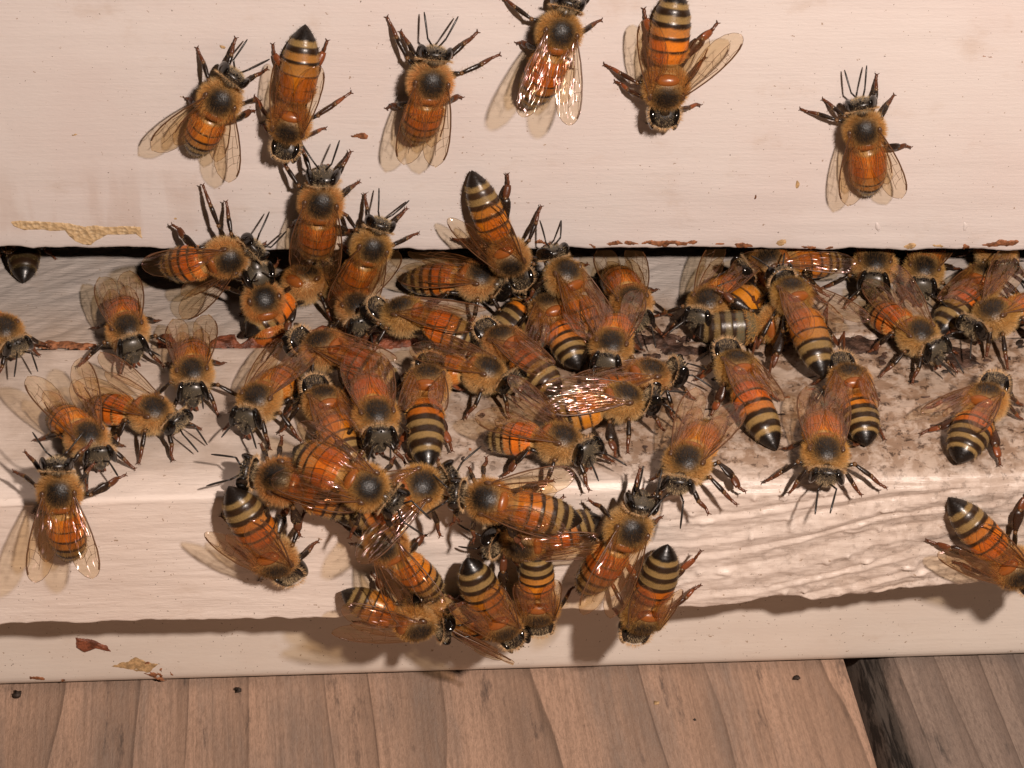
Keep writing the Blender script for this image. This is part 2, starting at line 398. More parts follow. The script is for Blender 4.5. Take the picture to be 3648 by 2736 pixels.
patch('propolis_hollow_patch', [(1045, 1180), (1150, 1165), (1300, 1185), (1480, 1165), (1500, 1235), (1300, 1245), (1045, 1240)], 'P', .06, M_prop, bb, 8, .016, .06)
patch('propolis_hollow_patch', g([(1520, 300), (1600, 240), (1700, 260), (1745, 340), (1730, 388), (1560, 385)], 0, 1100), 'P', .09, M_prop, bb, 9, .014, .05)
patch('propolis_hollow_patch', g([(240, 345), (400, 300), (560, 320), (720, 315), (940, 340), (940, 392), (500, 392), (250, 385)], 0, 1100), 'P', .03, M_rust, bb, 10, .012, .05, thr=-.12)
patch('propolis_hollow_patch', [(1690, 1185), (1800, 1150), (1900, 1185), (2080, 1140), (2200, 1170), (2330, 1180), (2480, 1195), (2560, 1215), (2500, 1265), (2200, 1275), (1900, 1270), (1700, 1255)], 'P', .05, M_crust, bb, 11, .016, .10, thr=.0)
patch('propolis_hollow_patch', [(2980, 1205), (3060, 1195), (3140, 1220), (3120, 1265), (3000, 1258)], 'P', .03, M_crust, bb, 12, .014, .06)  # dark patch stands in for a shaded hollow in the seam
patch('propolis_hollow_patch', [(3370, 1235), (3450, 1240), (3490, 1300), (3420, 1320), (3370, 1290)], 'P', .03, M_crust, bb, 13, .014, .06)
patch('paint_chip', g([(335, 165), (400, 175), (470, 200), (495, 230), (420, 215), (370, 232), (330, 215)], 0, 0) if 0 else [(0 + x / 1.229, 2136 + y / 1.229) for x, y in [(335, 165), (400, 175), (470, 195), (495, 230), (425, 212), (370, 232), (330, 212)]], 'R', .03, M_prop, bb, 14, .012, .03)
patch('brown_stain', [(x / 1.229, 2136 + y / 1.229) for x, y in [(465, 285), (560, 268), (600, 248), (640, 270), (690, 280), (660, 310), (590, 320), (540, 300)]], 'R', .006, M_tan, bb, 15, .012, .05)
patch('brown_stain', [(x / 1.229, 2136 + y / 1.229) for x, y in [(560, 290), (680, 265), (760, 300), (770, 370), (700, 365), (650, 330)]], 'R', .008, M_rust, bb, 16, .008, .06, thr=.02)
patch('brown_stain', [(x / 1.229, 2136 + y / 1.229) for x, y in [(135, 335), (200, 345), (275, 350), (275, 360), (200, 358), (135, 352)]], 'R', .008, M_rust, bb, 17, .01, .05, thr=.1)
for i in range(70):                                        # crumbs of propolis trodden into the paint
    r = random.Random(900 + i); u = r.uniform(1650, 3640); v = r.uniform(1180, 1640)
    if r.random() < .45: u = r.uniform(2400, 3640); v = r.uniform(1270, 1560)
    patch('propolis_crumb', ellp(u, v, r.uniform(7, 26), r.uniform(4, 11), seed=i), 'P', r.uniform(.012, .03), r.choice([M_crust, M_dark, M_rust]), bb, 300 + i, .016, .05)

# ------------------------------------------------------------------ deck planks and the soil under them
def plank(name, left_px, right_px, label, mat, seedv, worn=False):
    # edges: two points each on the deck
    (a0, a1), (b0, b1) = left_px, right_px
    dirv = (b1 - b0) if a0 is None else (a1 - a0); dirv = dirv / np.linalg.norm(dirv)
    if dirv[1] < 0: dirv = -dirv
    perp = np.array([dirv[1], -dirv[0], 0])
    org = b0 if a0 is None else a0
    wdt = 14.2
    us = np.concatenate([np.arange(0, 3.2, .035), np.linspace(3.2, wdt - 3.2, 60)[:-1], np.arange(wdt - 3.2, wdt + .01, .035)]); vs = np.concatenate([np.linspace(-40, -4, 5)[:-1], np.arange(-4, 6, .08), np.linspace(6, 40, 5)])
    U, V = np.meshgrid(us, vs, indexing='ij')
    z = .018 * fbm(U * 1.4, V * .18, seedv, 4) + .008 * fbm(U * 7, V * .8, seedv + 3, 3)
    if worn: z = z - .16 * (1 - sm(.0, .50, U)) * (.35 + 1.3 * np.abs(fbm(U * 5.5, V * .45, seedv + 9, 4))) 
    uoff = 0 if a0 is not None else -wdt
    Uw = U + .03 * fbm(V * .8, V * 0, seedv + 6, 4) * ((U < .01) | (U > wdt - .01))
    loc = np.stack([Uw + uoff, V, z], -1)
    top = loc
    bl = loc[:1].copy(); bl[..., 2] = -2.4; br = loc[-1:].copy(); br[..., 2] = -2.4
    full = np.concatenate([bl, bl * [1, 1, .5] , loc, br], 0)
    o = grid_mesh(name, full, mat)
    Mx = Matrix(((perp[0], dirv[0], 0, org[0]), (perp[1], dirv[1], 0, org[1]), (0, 0, 1, ZD), (0, 0, 0, 1)))
    o.matrix_world = Mx
    tag(o, label, 'deck plank', 'deck planks under the hive')
    return o
gl = (on(3020, 2385, 'D'), on(3130, 2736, 'D')); gr = (on(3035, 2385, 'D') , on(3145, 2736, 'D'))
ga = np.array([.17, 0, 0])
plank('deck_plank', (None, None), gl, 'wide tan weathered plank with curved growth rings left of the gap', M_plank, 5)
pr = plank('deck_plank', (gr[0] + ga, gr[1] + ga), (None, None), 'greyer straight grained plank with rotten dark edge right of the gap', M_plank2, 6, True)
mb = MB(); v, f = box(-300, 300, -300, 300, -14, -12); mb.add(v, f, W1); o = link('ground', mb.mesh('ground', [M_soil], False)); o['kind'] = 'structure'
for i, (u, v, r_, m, lb) in enumerate([(62, 2478, 17, M_dark, 'black crumb on the deck plank at the far left below the rail'), (850, 2462, 13, M_dark, 'dark crumb wedged under the rail below the hanging bee cluster'),
        (2838, 2418, 12, M_dark, 'small black crumb on the plank just left of the gap'), (2338, 2508, 9, M_tan, 'pale orange crumb lying on the middle of the plank'), (2475, 2566, 6, M_dark, 'tiny black speck on the plank right of the pale crumb')]):
    mb = MB(); rg = np.random.default_rng(i)
    mb.ell((0, 0, 0), np.eye(3), (r_ / 300, r_ / 380, r_ / 450), W1, 0, 7, 9, lambda p, d: p * (1 + .35 * rg.normal(size=p.shape[:2])[..., None]))
    o = link('debris_crumb', mb.mesh('debris_crumb', [m])); p = on(u, v, 'D'); o.location = (p[0], p[1], ZD + r_ / 700); tag(o, lb, 'debris', 'crumbs on the deck')

# ------------------------------------------------------------------ bee materials
def shell(name, rough, bump=.15, coat=0.):
    t = NT(name); a = t.n('ShaderNodeVertexColor', layer_name='Col')
    n = t.noise(t.coord(), 60, 3)
    c = t.mix(t.ramp(n, .3, .7), a.outputs[0], t.n('ShaderNodeHueSaturation', {'Value': .80, 'Color': a.outputs[0]}).outputs[0])
    t.p(Base_Color=c, Roughness=t.ramp(n, .3, .7, rough * .8, rough * 1.25), Specular_IOR_Level=.5, Normal=t.bump(n, bump, .01))
    if coat: t.p(Coat_Weight=coat, Coat_Roughness=.15)
    return t.m
M_shell = shell('bee_shell', .33, .12, .06)
M_leg = shell('bee_leg', .30, .2)
M_thorax = shell('bee_thorax', .42, .5)
M_eye = NT('bee_eye').p(Base_Color=(.007, .005, .004), Roughness=.10, Specular_IOR_Level=.6).m
def fuzzmat():
    t = NT('bee_fuzz'); a = t.n('ShaderNodeVertexColor', layer_name='Col')
    t.p(Base_Color=a.outputs[0], Roughness=.55, Specular_IOR_Level=.25)
    tr = t.n('ShaderNodeBsdfTranslucent', {'Color': a.outputs[0]})
    mx = t.n('ShaderNodeMixShader', {0: .5}); t.t.links.new(t.b.outputs[0], mx.inputs[1]); t.t.links.new(tr.outputs[0], mx.inputs[2])
    t.t.links.new(mx.outputs[0], t.out.inputs[0]); return t.m
M_fuzz = fuzzmat()
def wingmat():
    t = NT('wing_membrane')
    n = t.noise(t.coord((1.0, 5.0, 3)), 3.2, 1.2, .5)
    n2 = t.noise(t.coord((5, 5, 5), loc=(3, 3, 3)), 1.6, 3)
    nrm = t.bump(n, 1.0, .060)
    t.p(Base_Color=(.42, .20, .07), Roughness=.5, Specular_IOR_Level=.2)
    tr = t.n('ShaderNodeBsdfTransparent', {'Color': (.95, .865, .71, 1)})
    fr = t.n('ShaderNodeLayerWeight', {'Blend': .25})
    mx = t.n('ShaderNodeMixShader', {0: t.ramp(fr.outputs['Facing'], 0, 1, .035, .25)}); t.t.links.new(tr.outputs[0], mx.inputs[1]); t.t.links.new(t.b.outputs[0], mx.inputs[2])
    # both faces of the thin membrane mirror the lamp; interference tints the mirror pink to green
    hue = t.n('ShaderNodeValToRGB', {'Fac': n2}); cr = hue.color_ramp
    cr.elements[0].position = .30; cr.elements[0].color = (.75, 1, .85, 1); cr.elements[1].position = .70; cr.elements[1].color = (.95, .85, 1, 1)
    for p_, c_ in ((.42, (1, .86, .78)), (.52, (1, .58, .60)), (.60, (1, .76, .74))):
        e = cr.elements.new(p_); e.color = (*c_, 1)
    gl = t.n('ShaderNodeBsdfAnisotropic', {'Color': hue.outputs[0], 'Roughness': .17, 'Normal': nrm})
    m2 = t.n('ShaderNodeMixShader', {0: t.ramp(fr.outputs['Facing'], 0, 1, .060, .28)}); t.t.links.new(mx.outputs[0], m2.inputs[1]); t.t.links.new(gl.outputs[0], m2.inputs[2])
    t.t.links.new(m2.outputs[0], t.out.inputs[0]); return t.m
M_wing = wingmat()
M_vein = NT('wing_vein').p(Base_Color=(.13, .055, .022), Roughness=.35).m

# ------------------------------------------------------------------ bee anatomy
def Rx(a): c, s = cos(a), sin(a); return np.array([[1, 0, 0], [0, c, -s], [0, s, c]])
def Ry(a): c, s = cos(a), sin(a); return np.array([[c, 0, s], [0, 1, 0], [-s, 0, c]])
def Rz(a): c, s = cos(a), sin(a); return np.array([[c, -s, 0], [s, c, 0], [0, 0, 1]])
BLACK = np.array([.011, .007, .005]); ORANGE = np.array([.68, .195, .013]); CREAM = np.array([.32, .200, .072]); BROWN = np.array([.10, .04, .016]); GOLD = np.array([.62, .35, .12])
WL, TL = None, None
_lead = [(0, .0), (.1, .018), (.3, .05), (.5, .065), (.7, .06), (.83, .038), (.92, -.005), (.965, -.045), (.99, -.09), (1, -.135)]
_tr = [(0, -.045), (.1, -.085), (.2, -.145), (.32, -.215), (.45, -.275), (.6, -.315), (.75, -.32), (.87, -.285), (.95, -.225), (.985, -.175), (1, -.135)]
def fore_xy(u, t):
    a = np.interp(u, *zip(*_lead)); b = np.interp(u, *zip(*_tr)); return u, (a + (b - a) * t) * .85
_hl = [(0, .0), (.3, .04), (.6, .05), (.85, .02), (.95, -.05), (1, -.12)]
_ht = [(0, -.04), (.15, -.16), (.35, -.27), (.6, -.30), (.8, -.27), (.93, -.2), (1, -.12)]
def hind_xy(u, t):
    a = np.interp(u, *zip(*_hl)); b = np.interp(u, *zip(*_ht)); return u, a + (b - a) * t
FV = [([(0, .12), (.15, .06), (.35, .03), (.6, .03), (.8, .04), (.92, .06)], .013), ([(.02, .35), (.15, .25), (.35, .18), (.52, .12)], .010), ([(.02, .6), (.2, .52), (.36, .47), (.55, .50), (.72, .52), (.84, .55)], .008),
      ([(.03, .85), (.2, .9), (.36, .88), (.5, .93), (.6, .97)], .008), ([(.36, .18), (.345, .47)], .007), ([(.345, .47), (.33, .88)], .007), ([(.52, .12), (.50, .33), (.545, .5)], .007), ([(.36, .3), (.5, .33), (.62, .30), (.74, .26)], .007),
      ([(.62, .06), (.63, .3), (.68, .51)], .006), ([(.60, .05), (.68, .12), (.8, .14), (.87, .06)], .007), ([(.545, .5), (.49, .72), (.5, .92)], .006), ([(.72, .1), (.73, .3), (.80, .54)], .006)]
HV = [([(0, .1), (.3, .05), (.6, .05), (.8, .08)], .011), ([(.02, .4), (.3, .42), (.55, .42), (.8, .45)], .006), ([(.04, .7), (.3, .72), (.5, .78)], .006), ([(.42, .06), (.40, .42)], .006)]
def wing_mesh(name, xy, veins, L, rng, edgew=.0045):
    mb = MB(); nu, nv_ = 26, 12
    us = 1 - (1 - np.linspace(0, 1, nu)) ** 1.35; ts = np.linspace(0, 1, nv_)
    s1, s2 = rng.uniform(0, 9, 2)
    def P(u, t, up=0):
        x, y = xy(u, t)
        zz = .012 * fbm(np.asarray(u) * 4 + s1, np.asarray(t) * 3 + s2, 3, 3) - .045 * np.asarray(u) ** 2 + .022 * np.sin(np.asarray(t) * pi * 1.0) * np.asarray(u) + .006 * np.sin(np.asarray(t) * 16 + np.asarray(u) * 5)
        return np.stack([np.asarray(x) * L, np.asarray(y) * L, zz * L + up], -1)
    U, T = np.meshgrid(us, ts, indexing='ij'); Q = P(U, T)
    idx = np.arange(nu * nv_).reshape(nu, nv_)
    mb.add(Q.reshape(-1, 3), np.stack([idx[:-1, :-1], idx[1:, :-1], idx[1:, 1:], idx[:-1, 1:]], -1).reshape(-1, 4), W1, 0)
    def strip(pts, wd):
        pts = np.asarray(pts); a = np.linspace(0, len(pts) - 1, len(pts) * 5)
        u = np.interp(a, range(len(pts)), pts[:, 0]); t = np.interp(a, range(len(pts)), pts[:, 1])
        C = P(u, t)
        mb.tube(C, np.full(len(C), wd * .5), W1, 1, 4)
    for vi, (pts, wd) in enumerate(veins): strip(pts, wd * (1.25 if vi == 0 else .62))
    strip([(u, 1) for u in np.linspace(.1, .99, 9)], edgew); strip([(u, 0) for u in np.linspace(.85, .99, 4)], edgew)
    return mb.mesh(name, [M_wing, M_vein])

def limb(mb, pts, prof, c, m, n=7, flat=1., up=(0, 0, 1)):
    """a leg segment: straight run with a bulging profile"""
    a, b = np.array(pts[0]), np.array(pts[1]); k = len(prof)
    P = a + (b - a) * np.linspace(0, 1, k)[:, None]
    mb.tube(P, prof, c, m, n, flat, up)

def hairs(mb, pos, dirs, length, wd, colr, rng):
    n = len(pos); d = dirs / (np.linalg.norm(dirs, axis=1, keepdims=True) + 1e-9)
    r = rng.normal(size=(n, 3)); s = np.cross(d, r); s /= np.linalg.norm(s, axis=1, keepdims=True) + 1e-9
    L = np.asarray(length)[:, None]
    mb.tris(pos - s * wd * .5, pos + s * wd * .5, pos + d * L, colr)

def build_bee(seed, o):
    ORANGE = np.array([.30, .235, .13]) if o.get('grey') else globals()['ORANGE']
    rng = np.random.default_rng(seed); mb = MB(); fz = MB()
    g = o.get
    jit = lambda a: rng.uniform(-a, a)
    dark = g('dark', 0.); redleg = g('red', .12)
    c0 = np.array([0, 0, .28])
    Rb = Ry(-radians(g('pit', 4))) @ Rx(radians(g('roll', 0)))
    loc = lambda p: c0 + Rb @ np.array(p, float)
    # ---- thorax
    rad = np.array([.215, .200, .185])
    dk = np.array([.011, .008, .006])
    def tcol(d):
        dd = d @ np.array([.40, 0, .917]); k = sm(.36, .92, dd + .03 * np.sin(d[..., 0] * 20))[..., None]
        return np.array([.50, .28, .10]) * (1 - k) + dk * k
    mb.ell(c0, Rb, rad, tcol, 3, 20, 26)
    mb.ell(loc((-.138, 0, .118)), Rb @ Ry(-.7), (.066, .128, .052), np.array([.32, .090, .015]), 0, 10, 16)      # scutellum
    for sy in (-1, 1): mb.ell(loc((.05, sy * .165, .11)), Rb, (.05, .03, .03), np.array([.10, .045, .02]), 0, 7, 9)   # tegula
    # ---- abdomen
    K, N = 74, 26; La = .80 * g('al', 1.)
    s = np.linspace(0, 1, K) ** .96
    w_ = np.interp(s, [0, .03, .08, .16, .28, .42, .58, .72, .84, .93, .975, 1], [.30, .42, .72, .93, 1.02, 1.03, .98, .85, .61, .34, .15, .02]) * .200 * g('aw', 1.)
    bnd = np.array([0, .10, .27, .435, .60, .755, .905, 1.01])
    seg = np.clip(np.searchsorted(bnd, s, 'right') - 1, 0, 6); f = (s - bnd[seg]) / (bnd[seg + 1] - bnd[seg])
    w_ = w_ * (1 + .030 * (f - .5) * (s < .93) * (s > .06))
    a0 = radians(g('droop', 7)); cu = radians(g('curl', 16) * .6); sd = radians(g('side', 0))
    th = a0 + cu * s ** 1.3; ph = sd * s
    dirs = np.stack([-np.cos(th) * np.cos(ph), np.sin(ph) * np.cos(th), -np.sin(th)], -1)
    step = np.diff(s, prepend=0) * La
    path = np.array([-.205, 0, -.02]) + np.cumsum(dirs * step[:, None], 0)
    tang = dirs; side = np.cross(np.array([0, 0, 1.]), tang); side /= np.linalg.norm(side, axis=1, keepdims=True); upv = np.cross(tang, side)
    ang = np.arange(N) * 2 * pi / N
    cr = np.cos(ang); sr = np.sin(ang)
    hgt = np.where(sr > 0, .86, .80)
    rings = path[:, None] + w_[:, None, None] * (cr[None, :, None] * side[:, None] + (sr * hgt)[None, :, None] * upv[:, None])
    AP, AU, AS = path, upv, side
    rings = rings @ Rb.T + c0
    # bands: orange, black and pale felt, their limits a little wavy
    Fw = f[:, None] + .035 * np.sin(ang * 5 + seed)[None] + .02 * np.sin(ang * 11 + seed * 2)[None] + .06 * (np.abs(cr)[None] ** 2)
    thr_k = np.array([1.4, .86, .78, .66, .52, .44, -.6]) - dark * np.array([.1, .30, .38, .30, .1, .12, 0])
    tk = thr_k[seg][:, None]
    kk = sm(-.09, .07, Fw - tk)[..., None]
    org = ORANGE * (1 + .22 * jit(1)) * np.array([1, 1 + .22 * jit(1), 1])
    front = np.where((seg <= 2)[:, None], org, np.where((seg == 3)[:, None], (org * .55 + CREAM * .45) if dark < .45 else CREAM * .9, CREAM * (1 + .1 * jit(1))))
    front = np.where((seg == 0)[:, None], GOLD * .75, front)
    if dark < -.3: front = np.where((seg == 4)[:, None], org * .5 + CREAM * .5, front)
    col_a = front[:, None] * g('tone_shade', 1) * (1 - kk) + (np.where((seg < 5)[:, None], np.array([.030, .014, .006]), BLACK) * (1 + max(0, jit(1))))[:, None] * kk  # front bands scaled down for tone and painted shade
    # late edge of each black plate is a thin pale hem
    hem = (sm(.93, .97, f) * (seg > 2) * (seg < 5))[:, None, None] * .25
    col_a = col_a * (1 - hem) + CREAM * .5 * hem
    vent = sm(.45, .8, -sr)[None, :, None]
    col_a = col_a * (1 - vent) + (np.array([.20, .11, .045])) * vent
    col_a = col_a * (.94 + .12 * vn(s * 30, s * 0, seed))[:, None, None]
    mb.loft(rings, col_a, 0)
    mb.tube([loc((-.16, 0, -.03)), loc((-.21, 0, -.03)), loc((-.25, 0, -.035))], [.08, .07, .09], BROWN, 0, 10)
    # ---- head
    hr = Rb @ Rz(radians(g('hy', 0))) @ Ry(radians(g('hp', 22)))
    hr = hr * np.array([.88, .83, .88])[None]
    hc = loc((.284, 0, -.026)) + Rb @ Rz(radians(g('hy', 0))) @ np.array([.035, 0, 0])
    def hw(p, d):
        p = p.copy(); z = d[..., 2]
        p[..., 1] *= np.interp(z, [-1, -.8, -.3, .3, 1], [.45, .50, .82, 1.05, 1.05]); p[..., 0] *= np.where(d[..., 0] < 0, .75, 1.0)
        p[..., 2] *= np.where(z < 0, 1.08, .92); return p
    def hcol(d):
        k = (sm(.2, .7, d[..., 0]) * sm(-.9, -.1, d[..., 2] * .5 + .1))[..., None]
        return np.array([.020, .014, .010]) * (1 - k) + np.array([.085, .068, .046]) * k
    H = lambda p: hc + hr @ np.array(p, float)
    mb.ell(hc, hr, (.104, .198, .188), hcol, 0, 18, 24, hw)
    for sy in (-1, 1):
        mb.ell(H((.016, sy * .160, .036)), hr @ Rx(radians(sy * 11)) @ Rz(radians(sy * 16)), (.098, .050, .156), np.array([.006, .005, .004]), 1, 14, 16)
        mb.ell(H((.05, sy * .028, -.215)), hr @ Rx(radians(sy * 22)), (.028, .022, .060), np.array([.16, .045, .018]), 2, 7, 9)     # mandible
    for q in ((.055, 0, .168), (.035, .038, .180), (.035, -.038, .180)): mb.ell(H(q), hr, (.014, .014, .014), np.array([.01, .008, .008]), 1, 6, 8)
    mb.ell(H((.080, 0, -.095)), hr, (.030, .075, .085), np.array([.060, .048, .034]), 0, 10, 12)     # clypeus
    mb.tube([loc((.13, 0, -.03)), hc - hr[:, 0] * .03], [.07, .06], np.array([.05, .03, .015]), 0, 10)
    # antennae, elbowed
    asp = g('ant', 0)
    for sy in (-1, 1):
        b = np.array([.092, sy * .036, .005]); e1 = radians(38 + jit(14)); y1 = radians(sy * (34 + jit(14)))
        k = b + .145 * np.array([cos(e1) * cos(y1), sin(y1), sin(e1) * cos(y1)])
        e2 = radians(-6 + asp + jit(22)); y2 = radians(sy * (16 + jit(26)))
        dv = np.array([cos(e2) * cos(y2), sin(y2), sin(e2) * cos(y2)])
        pts = [k + dv * q for q in np.linspace(0, .30, 7)]
        for i, p in enumerate(pts): pts[i] = p + np.array([0, 0, -.035 * (i / 6) ** 2])
        mb.tube([H(b), H(b * .5 + k * .5), H(k)], [.012, .010, .011], np.array([.022, .014, .010]), 2, 6)
        mb.tube([H(p) for p in pts], [.008, .0095, .0105, .011, .011, .0105, .006], np.array([.028, .022, .018]), 2, 7)
    # ---- legs (feet on the ground plane z = 0 of the bee's own frame)
    snap = g('_snap')
    def leg(kind, sy):
        if kind == 0: hip = loc((.13, sy * .09, -.12)); ft = np.array([.40 + jit(.12), sy * (.30 + jit(.09)), 0]); kz, kx = .20, .10
        elif kind == 1: hip = loc((.02, sy * .11, -.13)); ft = np.array([.10 + jit(.17), sy * (.43 + jit(.09)), 0]); kz, kx = .24, .02
        else: hip = loc((-.11, sy * .11, -.12)); ft = np.array([-.46 + jit(.17), sy * (.36 + jit(.09)), 0]); kz, kx = .25, -.05
        ov = g('feet', {}).get((kind, sy))
        if ov is not None: ft = np.array([ov[0], ov[1], ov[2] if len(ov) > 2 else 0.])
        if snap is not None: ft = snap(ft)
        d = ft - hip; dh = d.copy(); dh[2] = 0; dist = np.linalg.norm(d)
        n_ = dh / (np.linalg.norm(dh) + 1e-9)
        bow = np.array([-n_[1], n_[0], 0]) * (jit(.04) + (.05 * sy if kind == 2 else -.03 * sy))
        k1 = hip + d * .36 + np.array([0, 0, max(.02, kz * (1.1 - dist))]) + bow
        k2 = hip + d * .70 + np.array([0, 0, .075]) + bow * .8
        k3 = hip + d * .86 + np.array([0, 0, .030])
        e = 1 + .0 * jit(1)
        cF = np.array([.017, .010, .006]); cT = cF * (1 - redleg * .4) + np.array([.12, .035, .012]) * redleg * .4
        cB = np.array([.10, .034, .014]) * (1 - redleg) + np.array([.26, .068, .020]) * redleg
        cR = np.array([.14, .045, .017])
        if kind == 2:
            limb(mb, (hip, k1), [.019, .026, .029, .026, .020], cF, 2)
            limb(mb, (k1, k2), [.024, .032, .045, .055, .058, .045], cT, 2, 8, .42)
            limb(mb, (k2, k3), [.036, .043, .044, .040, .03], cB, 2, 8, .42)
        else:
            limb(mb, (hip, k1), [.018, .025, .028, .024, .017], cF, 2)
            limb(mb, (k1, k2), [.017, .022, .027, .029, .024], cT, 2, 8, .8)
            limb(mb, (k2, k3), [.020, .024, .022, .018], cB, 2)
        for kn in (k1, k2): mb.ell(kn, np.eye(3), (.026, .026, .026), np.array([.16, .075, .025]), 2, 6, 8)
        ft = ft + np.array([0, 0, .016])
        m1 = k3 + (ft - k3) * .5; m1[2] = max(m1[2], .015)
        mb.tube([k3, k3 + (m1 - k3) * .6, m1, m1 + (ft - m1) * .6, ft], [.015, .019, .013, .017, .015], cR, 2, 6)
        tv = (ft - k3); tv[2] = 0; tv /= np.linalg.norm(tv) + 1e-9; tq = np.array([-tv[1], tv[0], 0])
        for q in (-1, 1): mb.tube([ft, ft + tv * .015 + tq * q * .014, ft + tv * .022 + tq * q * .028 - np.array([0, 0, .008])], [.008, .006, .003], cR * .8, 2, 5)
        # short bristles
        nb = 46; tt = rng.uniform(0, 1, nb)[:, None]; base = np.where(tt < .5, k1 + (k2 - k1) * tt * 2, hip + (k1 - hip) * (tt - .5) * 2)
        dr = rng.normal(size=(nb, 3)) + n_ * .4
        hairs(fz, base + .02 * dr / np.linalg.norm(dr, axis=1, keepdims=True), dr, rng.uniform(.04, .075, nb), .0035, np.tile(np.array([.42, .28, .14]), (nb, 1)), rng)
    skip = g('noleg', ())
    for kd in (0, 1, 2):
        for sy in (-1, 1):
            if (kd, sy) not in skip: leg(kd, sy)
    # ---- fur
    n = 11000; d = rng.normal(size=(n, 3)); d /= np.linalg.norm(d, axis=1, keepdims=True)
    top = d @ np.array([.40, 0, .917]); disc = sm(.34, .95, top + .07 * rng.normal(size=n))
    keep = (rng.uniform(size=n) > disc * .60) & (np.linalg.norm(d - np.array([-.70, 0, .71]), axis=1) > .36 + .06 * rng.normal(size=n)) & (d[:, 2] > -.8); d = d[keep]; disc = disc[keep]; m = len(d)
    pos = d * rad
    dr = d / rad; dr /= np.linalg.norm(dr, axis=1, keepdims=True)
    dr = dr + rng.normal(size=(m, 3)) * .24 + np.array([-.22, 0, .1])
    L = (.064 + .022 * rng.uniform(-1, 1, m)) * (1 - .52 * disc)
    warm = g('warm', 0.)
    gold = np.array([.90 , .49, .150]) * (1 - .25 * warm) ; pale = np.array([.95, .67, .34])
    mixk = np.clip((-d[:, 2:3]) * 1.2 + .45 + .2 * rng.normal(size=(m, 1)) - warm * .4, 0, 1)
    gold = gold * (1 - .12 * rng.uniform(size=3)) ; ch = gold * (1 - mixk) + pale * mixk; ch = ch * (1 - disc[:, None]) + np.array([.20, .115, .05]) * disc[:, None]
    ch = ch * rng.uniform(.75, 1.2, (m, 1))
    hairs(fz, pos @ Rb.T + c0, dr @ Rb.T, L, .0034, ch, rng)
    # ruff behind the head, back of the thorax and first abdominal plate
    n = 900; k = rng.integers(2, 17, n); a = rng.uniform(-.3, pi + .3, n)
    p = AP[k] + (w_[k])[:, None] * (np.cos(a)[:, None] * AS[k] + .86 * np.sin(a)[:, None] * AU[k])
    dr = np.cos(a)[:, None] * AS[k] + np.sin(a)[:, None] * AU[k] + np.array([-.9, 0, 0]) + rng.normal(size=(n, 3)) * .3
    hairs(fz, p @ Rb.T + c0, dr @ Rb.T, rng.uniform(.03, .055, n), .0036, np.array([.90, .50, .16]) * rng.uniform(.75, 1.2, (n, 1)), rng)
    n = 1700; k = rng.integers(16, K - 2, n); a = rng.uniform(-.5, pi + .5, n)                     # felt of the abdomen
    fs = seg[k] >= 3
    keep = (rng.uniform(size=n) < np.where(fs & (f[k] < thr_k[seg[k]] + .12), 1., .28)); k = k[keep]; a = a[keep]; n = len(k)
    p = AP[k] + (w_[k])[:, None] * (np.cos(a)[:, None] * AS[k] + .86 * np.sin(a)[:, None] * AU[k])
    dr = .55 * (np.cos(a)[:, None] * AS[k] + np.sin(a)[:, None] * AU[k]) + np.array([-.9, 0, 0]) + rng.normal(size=(n, 3)) * .22
    on_black = (f[k] > thr_k[seg[k]])[:, None]
    ch = np.where(on_black, np.array([.09, .055, .028]), np.where((seg[k] <= 2)[:, None], np.array([.62, .27, .06]), np.array([.58, .41, .20])))
    hairs(fz, p @ Rb.T + c0, dr @ Rb.T, rng.uniform(.018, .038, n), .0034, ch * rng.uniform(.8, 1.2, (n, 1)), rng)
    n = 3200; d = rng.normal(size=(n, 3)); d /= np.linalg.norm(d, axis=1, keepdims=True)               # head
    keep = ((np.abs(d[:, 1]) < .62) | (d[:, 2] < -.3)) & (rng.uniform(size=n) < np.where((d[:, 0] > .2) & (d[:, 2] > -.6) , .95 if g('hp', 22) >= 30 else .28, 1)) & ~((d[:, 2] > .55) & (rng.uniform(size=n) < .6)); d = d[keep]; n = len(d)
    p = hw((d * np.array([.095, .182, .180]))[None], d[None])[0]
    dr = d * np.array([1.3, 1, 1]) + rng.normal(size=(n, 3)) * .35
    hairs(fz, p @ hr.T + hc, dr @ hr.T, rng.uniform(.024, .050, n), .0034, np.array([.86, .66, .40]) * rng.uniform(.7, 1.2, (n, 1)), rng)
    n = 520; a = rng.uniform(0, 2 * pi, n); p = np.stack([np.full(n, -.055), .19 * np.cos(a), .165 * np.sin(a)], -1)   # ring of fur behind the eyes
    dr = p * np.array([0, 1, 1]) * 5 + np.array([-.1, 0, 0]) + rng.normal(size=(n, 3)) * .25
    hairs(fz, p @ hr.T + hc, dr @ hr.T, rng.uniform(.03, .065, n), .004, np.array([.92, .64, .36]) * rng.uniform(.7, 1.2, (n, 1)), rng)
    body = mb.mesh('body', [M_shell, M_eye, M_leg, M_thorax]); fur = fz.mesh('fur', [M_fuzz], False)
    # ---- wings
    wings = []
    W = g('w', 'fold')
    pre = {'fold': ((9, 5, 20), (9, 6, 20)), 'half': ((25, 5, 8), (25, 5, 8)), 'open': ((42, 4, 4), (42, 4, 4)), 'up': ((16, 28, 30), (16, 28, 30)), 'none': None}
    if isinstance(W, str): W = pre[W]
